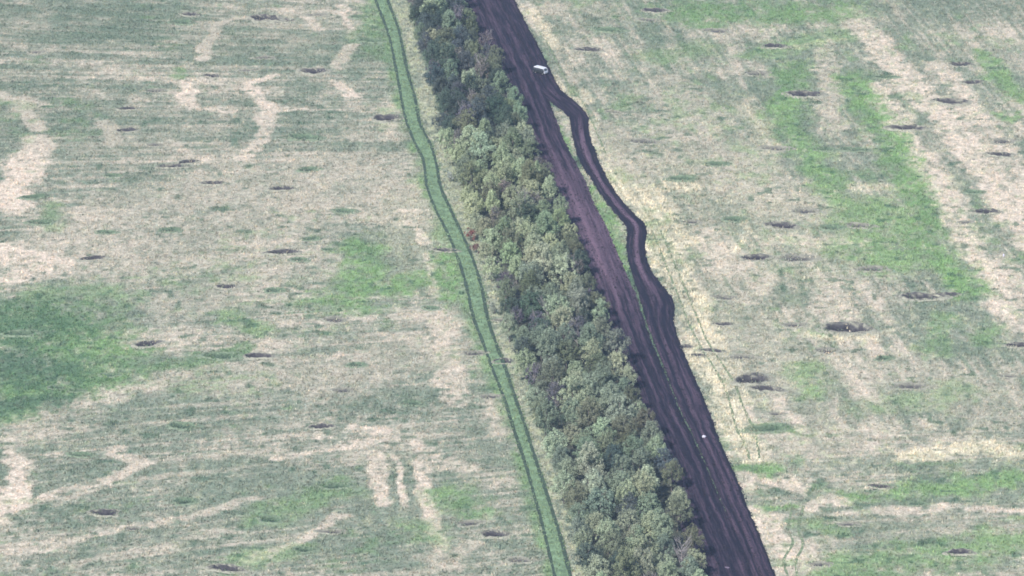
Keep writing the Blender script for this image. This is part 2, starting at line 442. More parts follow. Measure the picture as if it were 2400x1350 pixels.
# ------------------------------------------------------------------ ground cover strokes (photo points, radius in metres, channel, strength)
T_, G_, D_, Y_ = 0, 1, 2, 3
STROKES = [
 # pale bare patches, western field
 ([(-40,225),(60,232),(90,250)],3.6,T_,1),([(60,260),(88,300)],2.6,T_,1),([(95,330),(62,380),(50,430),(10,480)],4.2,T_,1),([(-40,490),(20,480)],6,T_,.9),
 ([(-30,575),(60,600),(130,622)],5.5,T_,.95),([(-30,650),(70,650)],4.5,T_,.9),([(590,42),(530,46),(502,66),(488,100),(470,138)],1.7,T_,1),
 ([(440,188),(440,240),(458,252)],2.2,T_,1),([(470,256),(552,261)],1.2,T_,.95),([(645,182),(575,196),(602,218),(628,248)],1.9,T_,1),([(628,248),(615,330),(582,372)],2,T_,.95),
 ([(640,264),(722,258)],1.1,T_,.9),([(718,38),(745,66)],1.9,T_,1),([(805,15),(828,85)],1.3,T_,.95),([(832,105),(785,156)],1.8,T_,1),([(798,198),(822,226)],2,T_,1),
 ([(700,168),(745,160)],1.2,T_,.8),([(250,290),(272,335)],2.5,T_,.8),([(930,250),(905,310)],2,T_,.7),
 ([(180,560),(350,480),(560,420),(800,400),(930,420)],13,T_,.50),([(300,620),(520,560),(760,470),(950,480)],15,T_,.55),([(420,720),(640,640),(740,620)],9,T_,.45),
 ([(640,870),(760,900),(860,860),(1000,830)],10,T_,.50),([(380,900),(560,900)],7,T_,.45),([(60,990),(240,930),(420,890)],4,T_,.7),
 ([(820,1000),(905,1012)],1.9,T_,1),([(755,1020)],1.6,T_,.9),([(45,1075),(30,1150),(-10,1240)],3.2,T_,1),([(262,1060),(338,1080),(285,1122),(150,1152),(10,1205)],1.9,T_,.95),
 ([(-20,1310),(200,1262),(420,1215),(600,1170)],1.6,T_,.75),([(100,1180),(330,1130),(520,1100)],1.2,T_,.6),([(640,1082),(860,1032)],1.9,T_,.9),([(590,1316),(680,1282),(800,1212)],1.7,T_,.95),
 ([(150,1330),(330,1290),(560,1245)],1.4,T_,.6),([(880,1070),(902,1180)],1.9,T_,.95),([(924,1066),(955,1185)],.7,T_,1),([(975,1045),(1004,1180),(1030,1290)],1.5,T_,.95),
 ([(1010,1062),(1015,1095)],2.3,T_,.9),([(1060,1090),(1110,1100)],2.4,T_,.85),([(1190,950),(1180,1020)],3.4,T_,.75),([(1050,1325)],2.8,T_,.95),([(1100,1280),(1010,1310)],3,T_,.65),
 ([(1000,570),(960,520)],1.3,T_,.8),([(1000,600),(1024,700)],1.1,T_,.8),([(1030,770),(1060,930)],3.4,T_,.75),([(1120,770),(1140,850)],2.6,T_,.6),([(935,492),(1016,494)],1.1,T_,1),
 ([(990,740),(1100,760)],2.4,T_,.7),
 # pale bare stripes, eastern field
 ([(1990,30),(2080,130),(2150,220),(2240,300),(2310,400),(2350,480),(2410,570)],4.6,T_,.9),([(2060,200),(2110,310),(2180,400),(2230,480),(2290,600),(2340,680),(2400,770)],3.4,T_,.95),
 ([(2200,150),(2285,270),(2350,350),(2420,450)],3.2,T_,.8),([(2330,380),(2420,520)],3.5,T_,.9),([(2350,620),(2420,740)],3,T_,.7),
 ([(1830,560),(1990,565)],3.4,T_,.8),([(1930,720),(1950,660)],3,T_,.7),([(1740,700),(1800,650)],3,T_,.6),([(1740,930),(1785,1010)],1.4,T_,.8),([(1820,925),(1870,1010)],1.7,T_,.9),
 ([(1760,1132),(1860,1132)],3.6,T_,.95),([(1780,1200),(1830,1290)],3.6,T_,.95),([(1900,1180),(1990,1180)],2.6,T_,.9),([(1880,1280),(1900,1330)],2.4,T_,.8),([(2080,1198),(2210,1186)],1.9,T_,.9),
 ([(2280,1186),(2410,1200)],1.7,T_,.85),([(1980,860),(2050,940)],1.3,T_,.8),([(1380,300),(1480,400)],9,T_,.5),([(1600,300),(1750,420),(1850,480)],12,T_,.5),([(1560,200),(1650,260)],9,T_,.4),
 ([(1300,20),(1400,20)],6,T_,.5),([(1930,120),(1960,300)],3,T_,.6),([(1720,760),(1900,1000)],10,T_,.35),([(2100,860),(2350,960)],11,T_,.4),([(1800,1040),(2000,1040)],4,T_,.7),
 # straw-yellow strips
 ([(1300,180),(1360,250),(1400,360)],1.6,Y_,.6),([(1425,400),(1525,505),(1550,600),(1610,700),(1650,800)],3.6,Y_,1),([(1470,440),(1540,480),(1580,560)],5,Y_,.9),([(1600,620),(1660,740)],2,Y_,.8),([(1450,442),(1625,440)],3.4,Y_,1),([(1560,540),(1590,640)],2.4,Y_,.8),
 ([(1640,820),(1690,930),(1730,1020),(1765,1080)],3.8,Y_,.95),([(1690,800),(1750,930)],1.5,Y_,.6),([(2120,1066),(2250,1052),(2410,1062)],3.4,Y_,.95),([(1915,790),(2045,790)],2.4,Y_,.9),
 ([(1810,350),(1760,260)],3,Y_,.5),([(2000,440),(2100,440)],2.4,Y_,.7),([(1750,520),(1735,590)],.9,Y_,.8),([(1150,560),(1080,490),(1060,470)],1.2,Y_,.6),([(1870,110),(1960,90)],1.6,Y_,.7),
 ([(1310,300),(1335,370)],1.2,G_,.9),([(1385,440),(1410,510),(1440,570),(1460,640)],2.6,G_,.9),([(1500,720),(1560,860),(1640,1040),(1690,1170)],1.0,G_,.8),([(1440,520)],2,Y_,.5),
 ([(1250,20),(1300,110)],1.8,Y_,.7),([(1370,210),(1390,240)],1,Y_,.5),
 # fresh green, western field
 ([(-30,760),(100,760),(190,830)],14,G_,.95),([(-30,900),(120,905),(240,880)],10,G_,.95),([(-20,985),(80,965)],4.5,G_,.9),([(300,872),(450,850),(570,830)],3.6,G_,.75),
 ([(840,575),(850,680),(930,672),(985,650)],5.5,G_,.9),([(740,700),(860,725)],5,G_,.8),([(1055,590),(1060,705)],4.2,G_,.95),([(540,745),(620,775)],4,G_,.65),([(1035,480),(1045,560)],2.5,G_,.6),
 ([(1095,1190),(1060,1155)],5,G_,.75),([(965,1235),(1000,1260)],4.5,G_,.65),([(620,1215),(800,1140)],4.5,G_,.6),([(540,1330),(700,1290)],4,G_,.6),([(115,480),(120,540)],2.5,G_,.5),
 ([(420,160),(435,175)],2.5,G_,.6),([(840,90),(880,60)],3.5,G_,.55),([(860,20),(890,140)],2.6,G_,.6),([(100,690),(250,690)],6,G_,.55),([(250,760),(330,860)],6,G_,.45),
 # fresh green, eastern field
 ([(1620,30),(1950,30)],10,G_,.85),([(1860,150),(1832,290),(1870,330),(1930,420),(1965,480)],4.5,G_,.85),([(2000,180),(2080,320),(2130,420),(2170,500),(2160,570),(2235,645),(2285,685)],5.2,G_,.95),
 ([(2040,500),(2060,600),(2150,600)],11,G_,.8),([(2300,125),(2352,200),(2410,245)],3.2,G_,.8),([(2360,272)],3,G_,.8),([(1880,870),(1905,935)],4,G_,.7),([(2330,770),(2310,800)],3.5,G_,.7),
 ([(2220,745),(2180,820)],3.5,G_,.6),([(2010,1165),(2200,1140),(2410,1118)],4.6,G_,.85),([(1980,1330),(2200,1300),(2410,1265)],8,G_,.75),([(1745,1100),(1800,1104)],2.8,G_,1),([(1780,1188),(1850,1180)],1.5,G_,.9),
 ([(1800,1008),(1850,1012)],2.4,G_,.8),([(1600,418)],2,G_,.8),([(1550,130),(1640,110)],6,G_,.5),([(2080,950),(2250,920)],6,G_,.5),([(1900,1230),(1960,1240)],4,G_,.6),([(1960,80),(1760,130)],5,G_,.6),
 # broad light painted into the grass colour: warm bright middle, cooler dark edges
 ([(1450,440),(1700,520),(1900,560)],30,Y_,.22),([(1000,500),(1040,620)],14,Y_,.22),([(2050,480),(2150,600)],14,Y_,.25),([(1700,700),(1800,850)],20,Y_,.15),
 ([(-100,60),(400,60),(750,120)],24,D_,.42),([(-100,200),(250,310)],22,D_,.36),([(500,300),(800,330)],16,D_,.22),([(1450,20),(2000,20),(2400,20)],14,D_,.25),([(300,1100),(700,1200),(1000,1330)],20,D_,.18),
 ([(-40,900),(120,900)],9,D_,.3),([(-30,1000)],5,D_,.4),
 # darker sward
 ([(-30,790),(60,772),(110,785)],1.2,D_,.85),([(-20,835),(70,845),(140,880),(200,915)],.9,D_,.75),([(-20,880),(60,900),(130,930)],.9,D_,.75),([(60,715),(150,700),(230,720)],.8,D_,.6),([(-20,920),(40,935),(90,960)],1.0,D_,.7),([(20,740),(60,730)],.8,D_,.7),([(230,870),(330,880),(450,860)],.8,D_,.6),
 ([(-30,750),(110,770)],13,D_,.8),([(-30,850),(140,870)],12,D_,.85),([(-30,960),(120,940)],8,D_,.85),([(300,865),(560,830)],3.4,D_,.5),([(1090,1200),(1120,1150)],3,D_,.35),([(1760,1102)],2.5,D_,.45),([(2000,1340),(2300,1330)],3,D_,.35),
 ([(0,330),(30,260)],5,D_,.25),([(1640,20),(1800,20)],5,D_,.3),([(740,500),(850,590)],2.0,D_,.25),
]
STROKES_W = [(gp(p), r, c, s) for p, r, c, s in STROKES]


def cover_at(X, Y):
    """RGBA cover masks (tan, green, deep, yellow) for ground points"""
    n = X.shape
    M = np.zeros(n + (4,))
    wx = 3.2 * (fbm(X / 6, Y / 6, 51, 3) - .5) * 2
    wy = 5.0 * (fbm(X / 6, Y / 6, 61, 3) - .5) * 2
    rag = fbm(X / 2.6, Y / 3.6, 31, 4, 0.7)
    fine = fbm(X / 1.1, Y / 1.7, 9, 3, 0.7)
    for P, r, c, s in STROKES_W:
        ext = r * 2.2 + 8
        x0, y0 = P.min(0) - ext
        x1, y1 = P.max(0) + ext
        sel = (X > x0) & (X < x1) & (Y > y0) & (Y < y1)
        if not sel.any():
            continue
        kw = 0.30 + 0.70 * min(1.0, r / 3.6)
        d = seg_dist(X[sel] + kw * wx[sel], Y[sel] + kw * wy[sel], P) / r
        f = 1 - (sstep(0.45, 1.55, d) if c in (0, 3) else sstep(0.1, 1.9, d))
        dith = (rag[sel] - 0.5) * 0.9 + (fine[sel] - 0.5) * 0.7
        v = s * (sstep(-0.05, 0.92, f * 0.98 + 1.45 * dith) if c in (0, 3) else sstep(0.05, 1.10, f + 1.45 * dith))
        M[sel, c] = np.maximum(M[sel, c], v)
    big = fbm(X / 26, Y / 26, 3, 3)
    mid = fbm(X / 5.0, Y / 6.0, 5, 4, 0.65)
    # worked strips: curving rows in the western field, rows along the tree belt in the eastern one
    west = X < xs_at(W['rut_l'], Y)
    ang = np.where(west, R(12) - (Y - 1060) * 0.0015, R(100.5))
    ca, sa = np.cos(ang), np.sin(ang)
    al, ac = X * ca + Y * sa, -X * sa + Y * ca
    south = ~west & (Y < gp((1900, 1010))[0][1])
    al = np.where(south, X + 0.12 * Y, al)
    ac = np.where(south, Y - 0.12 * X, ac)
    row = 0.6 * fbm(al / 34, ac / 1.9, 13, 3, 0.6) + 0.4 * fbm(al / 14, ac / 0.7, 15, 2, 0.6)
    base_t = sstep(0.515, 0.765, 0.24 * mid + 0.30 * big + 0.50 * row + 0.14 * fine)
    M[..., 0] = np.maximum(M[..., 0], 0.74 * base_t * (1 - 0.75 * M[..., 1]))
    M[..., 0] *= 1 - 0.45 * sstep(0.50, 0.72, fbm(X / 1.6, Y / 2.4, 77, 3, 0.7)) * (M[..., 0] < 0.98)
    g2 = sstep(0.56, 0.72, 0.5 * fbm(X / 4, Y / 5, 91, 4, 0.65) + 0.3 * fbm(X / 30, Y / 30, 93, 2) + 0.2 * (1 - row))
    M[..., 1] = np.maximum(M[..., 1], 0.5 * g2)
    M[..., 1] *= 1 - 0.6 * sstep(0.50, 0.75, fbm(X / 2.2, Y / 3, 97, 3, 0.7))
    M[..., 2] = np.maximum(M[..., 2], 0.42 * sstep(0.58, 0.75, fbm(X / 2.2, Y / 3.0, 101, 4, 0.7)))
    vig = sstep(0.50, 0.66, fbm(X / 9, Y / 12, 141, 4, 0.6)) * (1 - 0.8 * M[..., 3])
    M[..., 2] = np.maximum(M[..., 2], 0.34 * vig * (1 - 0.6 * M[..., 0]))
    blob = sstep(0.76, 0.90, vnoise(X / 2.3 + 5, Y / 1.7, 131)) * sstep(0.35, 0.6, fbm(X / 20, Y / 20, 133, 2) + 0.25 * M[..., 1])
    M[..., 2] = np.maximum(M[..., 2], 0.75 * blob)
    for c in CW:
        r, k = c[2], c[3]
        sel = (np.abs(X - c[0]) < 3 * r) & (np.abs(Y - c[1]) < 3 * r)
        if sel.any():
            q = crater_q(X[sel], Y[sel], c)
            sp_ = (1 - sstep(0.9, 2.3, q * (0.75 + 0.6 * rag[sel]))) * sstep(0.42, 0.62, rag[sel])
            M[sel, 2] = np.maximum(M[sel, 2], (0.7 if k != 's' else 0.45) * sp_)
    # verge between track and trees: pale grass; wood floor: dark litter
    xr, xl, xb = xs_at(W['rut_r'], Y), xs_at(W['belt_l'], Y), xs_at(W['belt_r'], Y)
    v = sstep(0.2, 1.2, X - xr) * (1 - sstep(0.5, 2.5, X - xl))
    M[..., 3] *= np.where(west, 1.0, 0.55 + 0.45 * sstep(0.38, 0.58, fbm(al / 30, ac / 0.9, 19, 3, 0.6)))
    M[..., 3] = np.maximum(M[..., 3] * (1 - v), v * 0.22 * sstep(0.4, 0.7, mid))
    M[..., 0] = M[..., 0] * (1 - v) + v * 0.55 * sstep(0.38, 0.65, fine)
    M[..., 1] = M[..., 1] * (1 - v) + v * 0.45 * sstep(0.4, 0.7, fine)
    M[..., 2] *= 1 - v
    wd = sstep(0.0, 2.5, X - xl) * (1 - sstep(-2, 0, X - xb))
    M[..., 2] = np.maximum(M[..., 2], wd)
    # narrow grass line left between the two ploughed strips
    gl, gr = xs_at(W['soil_ar'], Y), xs_at(W['soil_bl'], Y)
    ln = ((X > gl - 1.5) & (X < gr + 1.5) & (gr - gl < 1.3) & (X > xb)) * 1.0
    M[..., 2] = np.maximum(M[..., 2], 0.85 * ln)
    M[..., 1] *= 1 - 0.7 * ln
    # fringe of green beside the western rut
    xlft = xs_at(W['rut_l'], Y)
    fr = np.exp(-((X - xlft + 1.0) / 1.4) ** 2)
    M[..., 1] = np.maximum(M[..., 1], 0.75 * fr * sstep(0.30, 0.60, mid))
    M[..., 0] *= 1 - 0.5 * fr
    return np.clip(M, 0, 1)


def crater_profile(q, R_):
    """height over the meadow at q = r / R"""
    bowl = -0.40 * R_ * (1 - np.clip(q, 0, 1) ** 2) ** 0.9
    rim = 0.13 * R_ * np.exp(-((q - 1.08) / 0.17) ** 2)
    return np.where(q < 1, bowl, 0) + rim


def relief(X, Y):
    """gentle swell of the land, without craters"""
    return 0.5 * (fbm(X / 90, Y / 90, 201, 2) - 0.5)


def ground_z(X, Y):
    X, Y = np.asarray(X, float), np.asarray(Y, float)
    z = relief(X, Y)
    for c in CW:
        cx, cy, r, k = c[:4]
        sel = (np.abs(X - cx) < 1.7 * r) & (np.abs(Y - cy) < 1.7 * r)
        if sel.any():
            q = crater_q(X[sel], Y[sel], c)
            dep = 1.0 if k == 'd' else (0.75 if k == 'g' else 0.5)
            z[sel] -= (0.06 + 0.10 * r * dep) * (1 - sstep(1.12, 1.24, q)) + (0.42 * r * dep + 0.15) * (1 - sstep(0.70, 1.14, q))
    return z


# ------------------------------------------------------------------ ground sheet
Y_NEAR, Y_FAR = gp((1200, 1420))[0][1], gp((1200, -50))[0][1]
fx = np.arange(-152, 152.01, 0.5)
fy = np.arange(Y_NEAR, Y_FAR, 0.75)
far = np.array([6, 14, 30, 60, 120, 260, 600, 1400, 3200, 7000.0])
gx = np.concatenate([fx[0] - far[::-1], fx, fx[-1] + far])
gy = np.concatenate([fy[0] - far[::-1], fy, fy[-1] + far])
GX, GY = np.meshgrid(gx, gy)
GZ = ground_z(GX, GY)
micro = 0.10 * (fbm(GX / 1.3, GY / 1.3, 301, 2) - 0.5)
xrr, xsr = xs_at(W['rut_l'], GY), xs_at(W['soil_r'], GY)
GZ += micro * np.where((GX > xrr - 2) & (GX < xsr + 2), 0.15, 1.0)
ny, nx = GX.shape
idx = np.arange(nx * ny).reshape(ny, nx)
quads = np.stack([idx[:-1, :-1], idx[:-1, 1:], idx[1:, 1:], idx[1:, :-1]], -1).reshape(-1, 4)
me = mesh_np('meadow', np.stack([GX, GY, GZ], -1).reshape(-1, 3), quads=quads)
smooth(me)
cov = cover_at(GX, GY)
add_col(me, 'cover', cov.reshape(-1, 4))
ground = tag(link('meadow_ground', me, M_GROUND), kind='structure')


# ------------------------------------------------------------------ strips: track, ruts, ploughed soil
def strip_mesh(name, Lp, Rp, ncol, prof, lift, uv=False):
    n = len(Lp)
    t = np.linspace(0, 1, ncol)
    P = Lp[:, None, :] * (1 - t)[None, :, None] + Rp[:, None, :] * t[None, :, None]
    z = relief(P[..., 0], P[..., 1]) + lift + prof(P, t)
    co = np.concatenate([P, z[..., None]], -1).reshape(-1, 3)
    ii = np.arange(n * ncol).reshape(n, ncol)
    q = np.stack([ii[:-1, :-1], ii[:-1, 1:], ii[1:, 1:], ii[1:, :-1]], -1).reshape(-1, 4)
    a, b_, c_ = co[q[0, 0]], co[q[0, 1]], co[q[0, 2]]
    if np.cross(b_ - a, c_ - a)[2] < 0:
        q = q[:, ::-1]
    m = mesh_np(name, co, quads=q)
    smooth(m)
    if uv:
        s = np.concatenate([[0], np.cumsum(np.hypot(*np.diff(Lp, axis=0).T))])
        wdt = np.hypot(*(Rp - Lp).T)
        U = (t[None, :] - 0.5) * wdt[:, None]
        V = np.repeat(s[:, None], ncol, 1)
        ul = m.uv_layers.new(name='UVMap')
        li = np.empty(len(m.loops), np.int32)
        m.loops.foreach_get('vertex_index', li)
        ul.data.foreach_set('uv', np.stack([U.ravel()[li], V.ravel()[li]], 1).astype(np.float32).ravel())
    return m, P, t


def side_lines(P, half):
    d = np.gradient(P, axis=0)
    d /= np.linalg.norm(d, axis=1)[:, None]
    nrm = np.stack([d[:, 1], -d[:, 0]], 1)
    half = np.asarray(half)
    h = half[:, None] if half.ndim else half
    return P - nrm * h, P + nrm * h


def rut(name, px_line, width, mat, parent, lift, seed):
    P = resample(gp(px_line) if not isinstance(px_line, np.ndarray) else px_line, 0.8)
    s = np.arange(len(P)) * 0.8
    P = P + 0.14 * np.stack([fbm(s / 5, s * 0, seed, 3) - .5, s * 0], 1)
    h = 0.5 * width * (0.45 + 1.1 * fbm(s / 4, s * 0 + 3, seed + 1, 4, 0.7))
    A, B = side_lines(P, h)
    m, _, _ = strip_mesh(name, A, B, 5, lambda Q, t: -0.012 * np.sin(np.pi * t)[None, :] * np.ones((len(P), 1)), lift)
    return link(name, m, mat, parent)


# grassy two-rut track west of the trees
yy = np.linspace(max(W['rut_l'][:, 1].min(), W['rut_r'][:, 1].min()), min(W['rut_l'][:, 1].max(), W['rut_r'][:, 1].max()), 420)
sl_, sr_ = resample(W['rut_l'], 0.8), resample(W['rut_r'], 0.8)
TL = np.stack([xs_at(sl_, yy) - 0.30, yy], 1)
TR = np.stack([xs_at(sr_, yy) + 0.30, yy], 1)
me, _, _ = strip_mesh('field_track', TL, TR, 13, lambda Q, t: 0.05 * np.sin(np.pi * t)[None, :] * np.ones((len(Q), 1)), 0.06)
track = tag(link('field_track', me, M_TRACK), kind='structure')
rut('wheel_rut', sl_, 0.74, M_RUT, track, 0.115, 1)
rut('wheel_rut', sr_, 0.74, M_RUT, track, 0.115, 2)


def soil_profile(seed, lanes):
    def f(P, t):
        n = len(P)
        s = np.arange(n) * 0.9
        wob = 0.03 * (fbm(s / 20, s * 0, seed, 2) - .5)
        tt = t[None, :] + wob[:, None]
        z = 0.055 * np.sin(tt * np.pi * 2 * lanes) + 0.05 * np.sin(tt * np.pi * 2 * lanes * 2.3 + 1)
        z = z + 0.12 * (fbm(P[..., 0] / 0.9, P[..., 1] / 1.6, seed + 5, 3) - .5)
        edge = np.minimum(1, np.minimum(t, 1 - t) * 9)[None, :]
        return (0.17 + z) * edge
    return f


# soil strip beside the trees, and the strip that swings out round the grass
yy = np.linspace(W['soil_r'][:, 1].min() + 1, W['soil_r'][:, 1].max() - 1, 430)
AL = np.stack([xs_at(resample(W['soil_al'], 1), yy), yy], 1)
AR = np.stack([xs_at(resample(W['soil_ar'], 1), yy), yy], 1)
jag = 0.5 * (fbm(yy / 2.0, yy * 0, 401, 3) - .5)
AR[:, 0] += jag
me, P, t = strip_mesh('ploughed_strip', AL, AR, 34, soil_profile(11, 4), 0.03, uv=True)


def photo_y(Yw):
    """photo row of a ground line at distance Yw (used to lay out wet and dry lengths of soil)"""
    c = (Yw * SD - CAM_H * CD) / (Yw * CD + CAM_H * SD)
    return 675 - c / TV * 675


ry = photo_y(P[..., 1])
tt = np.repeat(t[None, :], len(P), 0)
dryA = 0.85 * np.exp(-((ry - 540) / 180) ** 2) * sstep(0.15, 0.45, tt + 0.25 * (fbm(ry / 90, tt * 4, 21, 2) - .5)) * (1 - 0.6 * np.exp(-((tt - 0.80) / 0.10) ** 2))
dryA += 0.18 * np.exp(-((ry - 1150) / 200) ** 2) * np.exp(-((tt - 0.35) / 0.15) ** 2)
dryA += 0.06 + 0.10 * np.exp(-((ry - 60) / 120) ** 2)
wv = 0.35 * (fbm(ry / 160, tt * 0, 23, 2) - .5)
dryA += (0.17 * np.sin(2 * np.pi * (4 * tt + wv)) + 0.10 * np.sin(2 * np.pi * (9 * tt + 2 * wv))) * sstep(0.35, 0.6, fbm(ry / 120, tt * 3, 25, 2) + 0.15)
a = me.attributes.new('dry', 'FLOAT', 'POINT')
a.data.foreach_set('value', dryA.astype(np.float32).ravel())
strip_a = tag(link('ploughed_strip', me, M_SOIL), kind='structure')

BL = np.stack([xs_at(resample(W['soil_bl'], 1), yy), yy], 1)
BR = np.stack([xs_at(resample(W['soil_r'], 1), yy), yy], 1)
BL[:, 0] += 0.4 * (fbm(yy / 2.0, yy * 0, 411, 3) - .5)
BR[:, 0] += 0.45 * (fbm(yy / 2.5, yy * 0, 421, 3) - .5)
me, P, t = strip_mesh('ploughed_strip', BL, BR, 30, soil_profile(12, 2), 0.045, uv=True)
ry = photo_y(P[..., 1])
tt = np.repeat(t[None, :], len(P), 0)
lane = np.exp(-((tt - 0.50) / 0.13) ** 2)
dryB = 0.85 * lane * sstep(240, 330, ry) * (1 - sstep(640, 740, ry)) - 0.10 * (1 - lane) * sstep(240, 330, ry) * (1 - sstep(640, 740, ry))
dryB += 0.06 + 0.24 * sstep(780, 900, ry) * (1 - np.abs(tt - 0.55) * 2)
wv = 0.3 * (fbm(ry / 160, tt * 0, 27, 2) - .5)
dryB += (0.20 * np.sin(2 * np.pi * (3 * tt + wv)) + 0.08 * np.sin(2 * np.pi * (7 * tt - wv))) * sstep(680, 780, ry)
dryB -= 0.12 * sstep(0.86, 1.0, tt)
a = me.attributes.new('dry', 'FLOAT', 'POINT')
a.data.foreach_set('value', dryB.astype(np.float32).ravel())
strip_b = tag(link('ploughed_strip', me, M_SOIL), kind='structure')

# leaf litter and shade-grown scrub under the trees
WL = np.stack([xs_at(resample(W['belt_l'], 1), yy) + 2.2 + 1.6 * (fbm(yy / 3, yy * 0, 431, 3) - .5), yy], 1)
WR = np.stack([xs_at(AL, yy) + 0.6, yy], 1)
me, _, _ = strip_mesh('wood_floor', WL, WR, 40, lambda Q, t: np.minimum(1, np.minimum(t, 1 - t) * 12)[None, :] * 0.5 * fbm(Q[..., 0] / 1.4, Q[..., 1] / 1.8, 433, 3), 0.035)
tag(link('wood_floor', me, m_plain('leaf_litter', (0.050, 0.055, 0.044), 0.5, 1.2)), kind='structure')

# faint wheel marks in the eastern field
marks = [
 [(1528,540),(1560,620),(1592,700),(1615,760),(1640,810),(1690,892),(1713,955),(1726,1008),(1745,1040),(1757,1078)],
 [(1548,540),(1582,620),(1616,700),(1640,760),(1664,812),(1717,892),(1742,955),(1768,1010),(1775,1040),(1780,1075)],
 [(1858,1185),(1847,1240),(1858,1272),(1837,1312),(1846,1350),(1850,1380)],
 [(1884,1185),(1871,1238),(1882,1275),(1866,1312),(1868,1350),(1872,1380)],
 [(1280,95),(1330,195),(1372,250),(1420,360)],
]
for i, ml in enumerate(marks):
    tag(rut('wheel_mark', ml, 0.5, M_RUT_G, ground, 0.055, 30 + 2 * i))

# ------------------------------------------------------------------ craters
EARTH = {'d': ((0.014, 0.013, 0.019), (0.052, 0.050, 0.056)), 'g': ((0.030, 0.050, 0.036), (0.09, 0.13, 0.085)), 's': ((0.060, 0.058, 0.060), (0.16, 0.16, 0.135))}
KIND_WORD = {'d': 'dark bare-earth', 'g': 'weed-grown green', 's': 'shallow brown'}
LAND = [((60, 245), 'the pale patch by the left edge'), ((480, 130), 'the pale curved scar top left'), ((610, 220), 'the pale forked scar'), ((820, 110), 'the pale stripe near the track\'s far end'),
        ((300, 420), 'the upper left field\'s middle'), ((650, 480), 'the dry grass left of the track bend'), ((900, 660), 'the bright green patch by the track'), ((100, 820), 'the deep green corner'),
        ((560, 820), 'the middle of the left field'), ((890, 1010), 'the pale tadpole-shaped scar'), ((300, 1090), 'the pale hook-shaped scar'), ((600, 1290), 'the bottom left edge'),
        ((1030, 1180), 'the twin pale stripes by the track'), ((1165, 845), 'the near half of the track'), ((1440, 100), 'the white-roofed van'), ((1800, 60), 'the far green band'),
        ((2230, 200), 'the top of the pale diagonal stripe'), ((1650, 400), 'the straw-coloured patch by the bend'), ((2330, 420), 'the wide end of the pale stripe'), ((1920, 420), 'the green streak in the right field'),
        ((1880, 580), 'the middle of the right field'), ((2180, 690), 'the tip of the bright green streak'), ((1640, 820), 'the wheel marks by the ploughed strip'), ((1780, 920), 'the twin wheel marks\' near end'),
        ((2000, 780), 'the straw patch in the right field'), ((2330, 850), 'the right edge'), ((2050, 1160), 'the lower right green band'), ((1850, 1270), 'the winding wheel marks')]
near = {}
order = []
for i, (cx, cy, w, k) in enumerate(CRATERS):
    j = min(range(len(LAND)), key=lambda q: (LAND[q][0][0] - cx) ** 2 + 3 * (LAND[q][0][1] - cy) ** 2)
    d = math.hypot(LAND[j][0][0] - cx, 1.8 * (LAND[j][0][1] - cy))
    near.setdefault((j, k), []).append((d, i))
lab = {}
for (j, k), v in near.items():
    v.sort()
    for n, (d, i) in enumerate(v):
        rank = '' if len(v) == 1 else ('nearest to' if n == 0 else ordinal(n + 1) + ' nearest to')
        lab[i] = f"{KIND_WORD[k]} crater " + (f"near {LAND[j][1]}" if len(v) == 1 else f"{rank} {LAND[j][1]}")


def crater_mesh(r, k, seed):
    g = np.random.default_rng(seed)
    na, rings = 30, np.array([0, 0.2, 0.4, 0.58, 0.74, 0.87, 0.96, 1.05, 1.16, 1.30, 1.48])
    ph = g.uniform(0, 6.28, 4)
    an = np.arange(na) * 2 * np.pi / na
    wob = 1 + 0.07 * np.sin(2 * an + ph[0]) + 0.08 * np.sin(3 * an + ph[1]) + 0.06 * np.sin(5 * an + ph[2]) + g.normal(0, 0.035, na)
    co, shade = [(0, 0, 0)], [0.0]
    dep = 1.0 if k == 'd' else (0.75 if k == 'g' else 0.5)
    co[0] = (0, 0, float(crater_profile(np.array([0.0]), r)[0] * dep))
    for q in rings[1:]:
        rr = q * r * (1 + (wob - 1) * min(q, 1))
        z = crater_profile(np.array([q]), r)[0] * dep
        jit = g.normal(0, 0.035 * r * (1 if q < 1.4 else 0.1), na)
        lift = 0.05 if q > 1.2 else 0.0
        for a_, R_, j_ in zip(an, rr, jit):
            co.append((R_ * math.cos(a_), R_ * math.sin(a_), z + (j_ if q < 1.3 else 0) + lift * (1 if q < 1.4 else -0.6)))
            shade.append(q)
    tris = [(0, 1 + i, 1 + (i + 1) % na) for i in range(na)]
    quads = []
    for n in range(len(rings) - 2):
        a0, b0 = 1 + n * na, 1 + (n + 1) * na
        for i in range(na):
            quads.append((a0 + i, b0 + i, b0 + (i + 1) % na, a0 + (i + 1) % na))
    me = mesh_np('crater', co, quads=quads, tris=tris)
    smooth(me)
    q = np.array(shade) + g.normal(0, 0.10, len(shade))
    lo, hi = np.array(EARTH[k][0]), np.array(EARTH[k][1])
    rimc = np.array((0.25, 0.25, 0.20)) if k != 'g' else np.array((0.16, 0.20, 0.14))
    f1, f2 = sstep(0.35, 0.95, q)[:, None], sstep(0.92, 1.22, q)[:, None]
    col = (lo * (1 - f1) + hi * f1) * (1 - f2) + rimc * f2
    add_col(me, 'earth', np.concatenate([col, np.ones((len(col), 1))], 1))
    return me


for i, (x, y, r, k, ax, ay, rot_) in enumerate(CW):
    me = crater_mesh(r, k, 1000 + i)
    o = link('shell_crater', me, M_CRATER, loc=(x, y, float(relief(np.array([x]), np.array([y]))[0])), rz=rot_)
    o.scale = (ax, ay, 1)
    tag(o, lab[i], 'crater', 'craters in the fields')

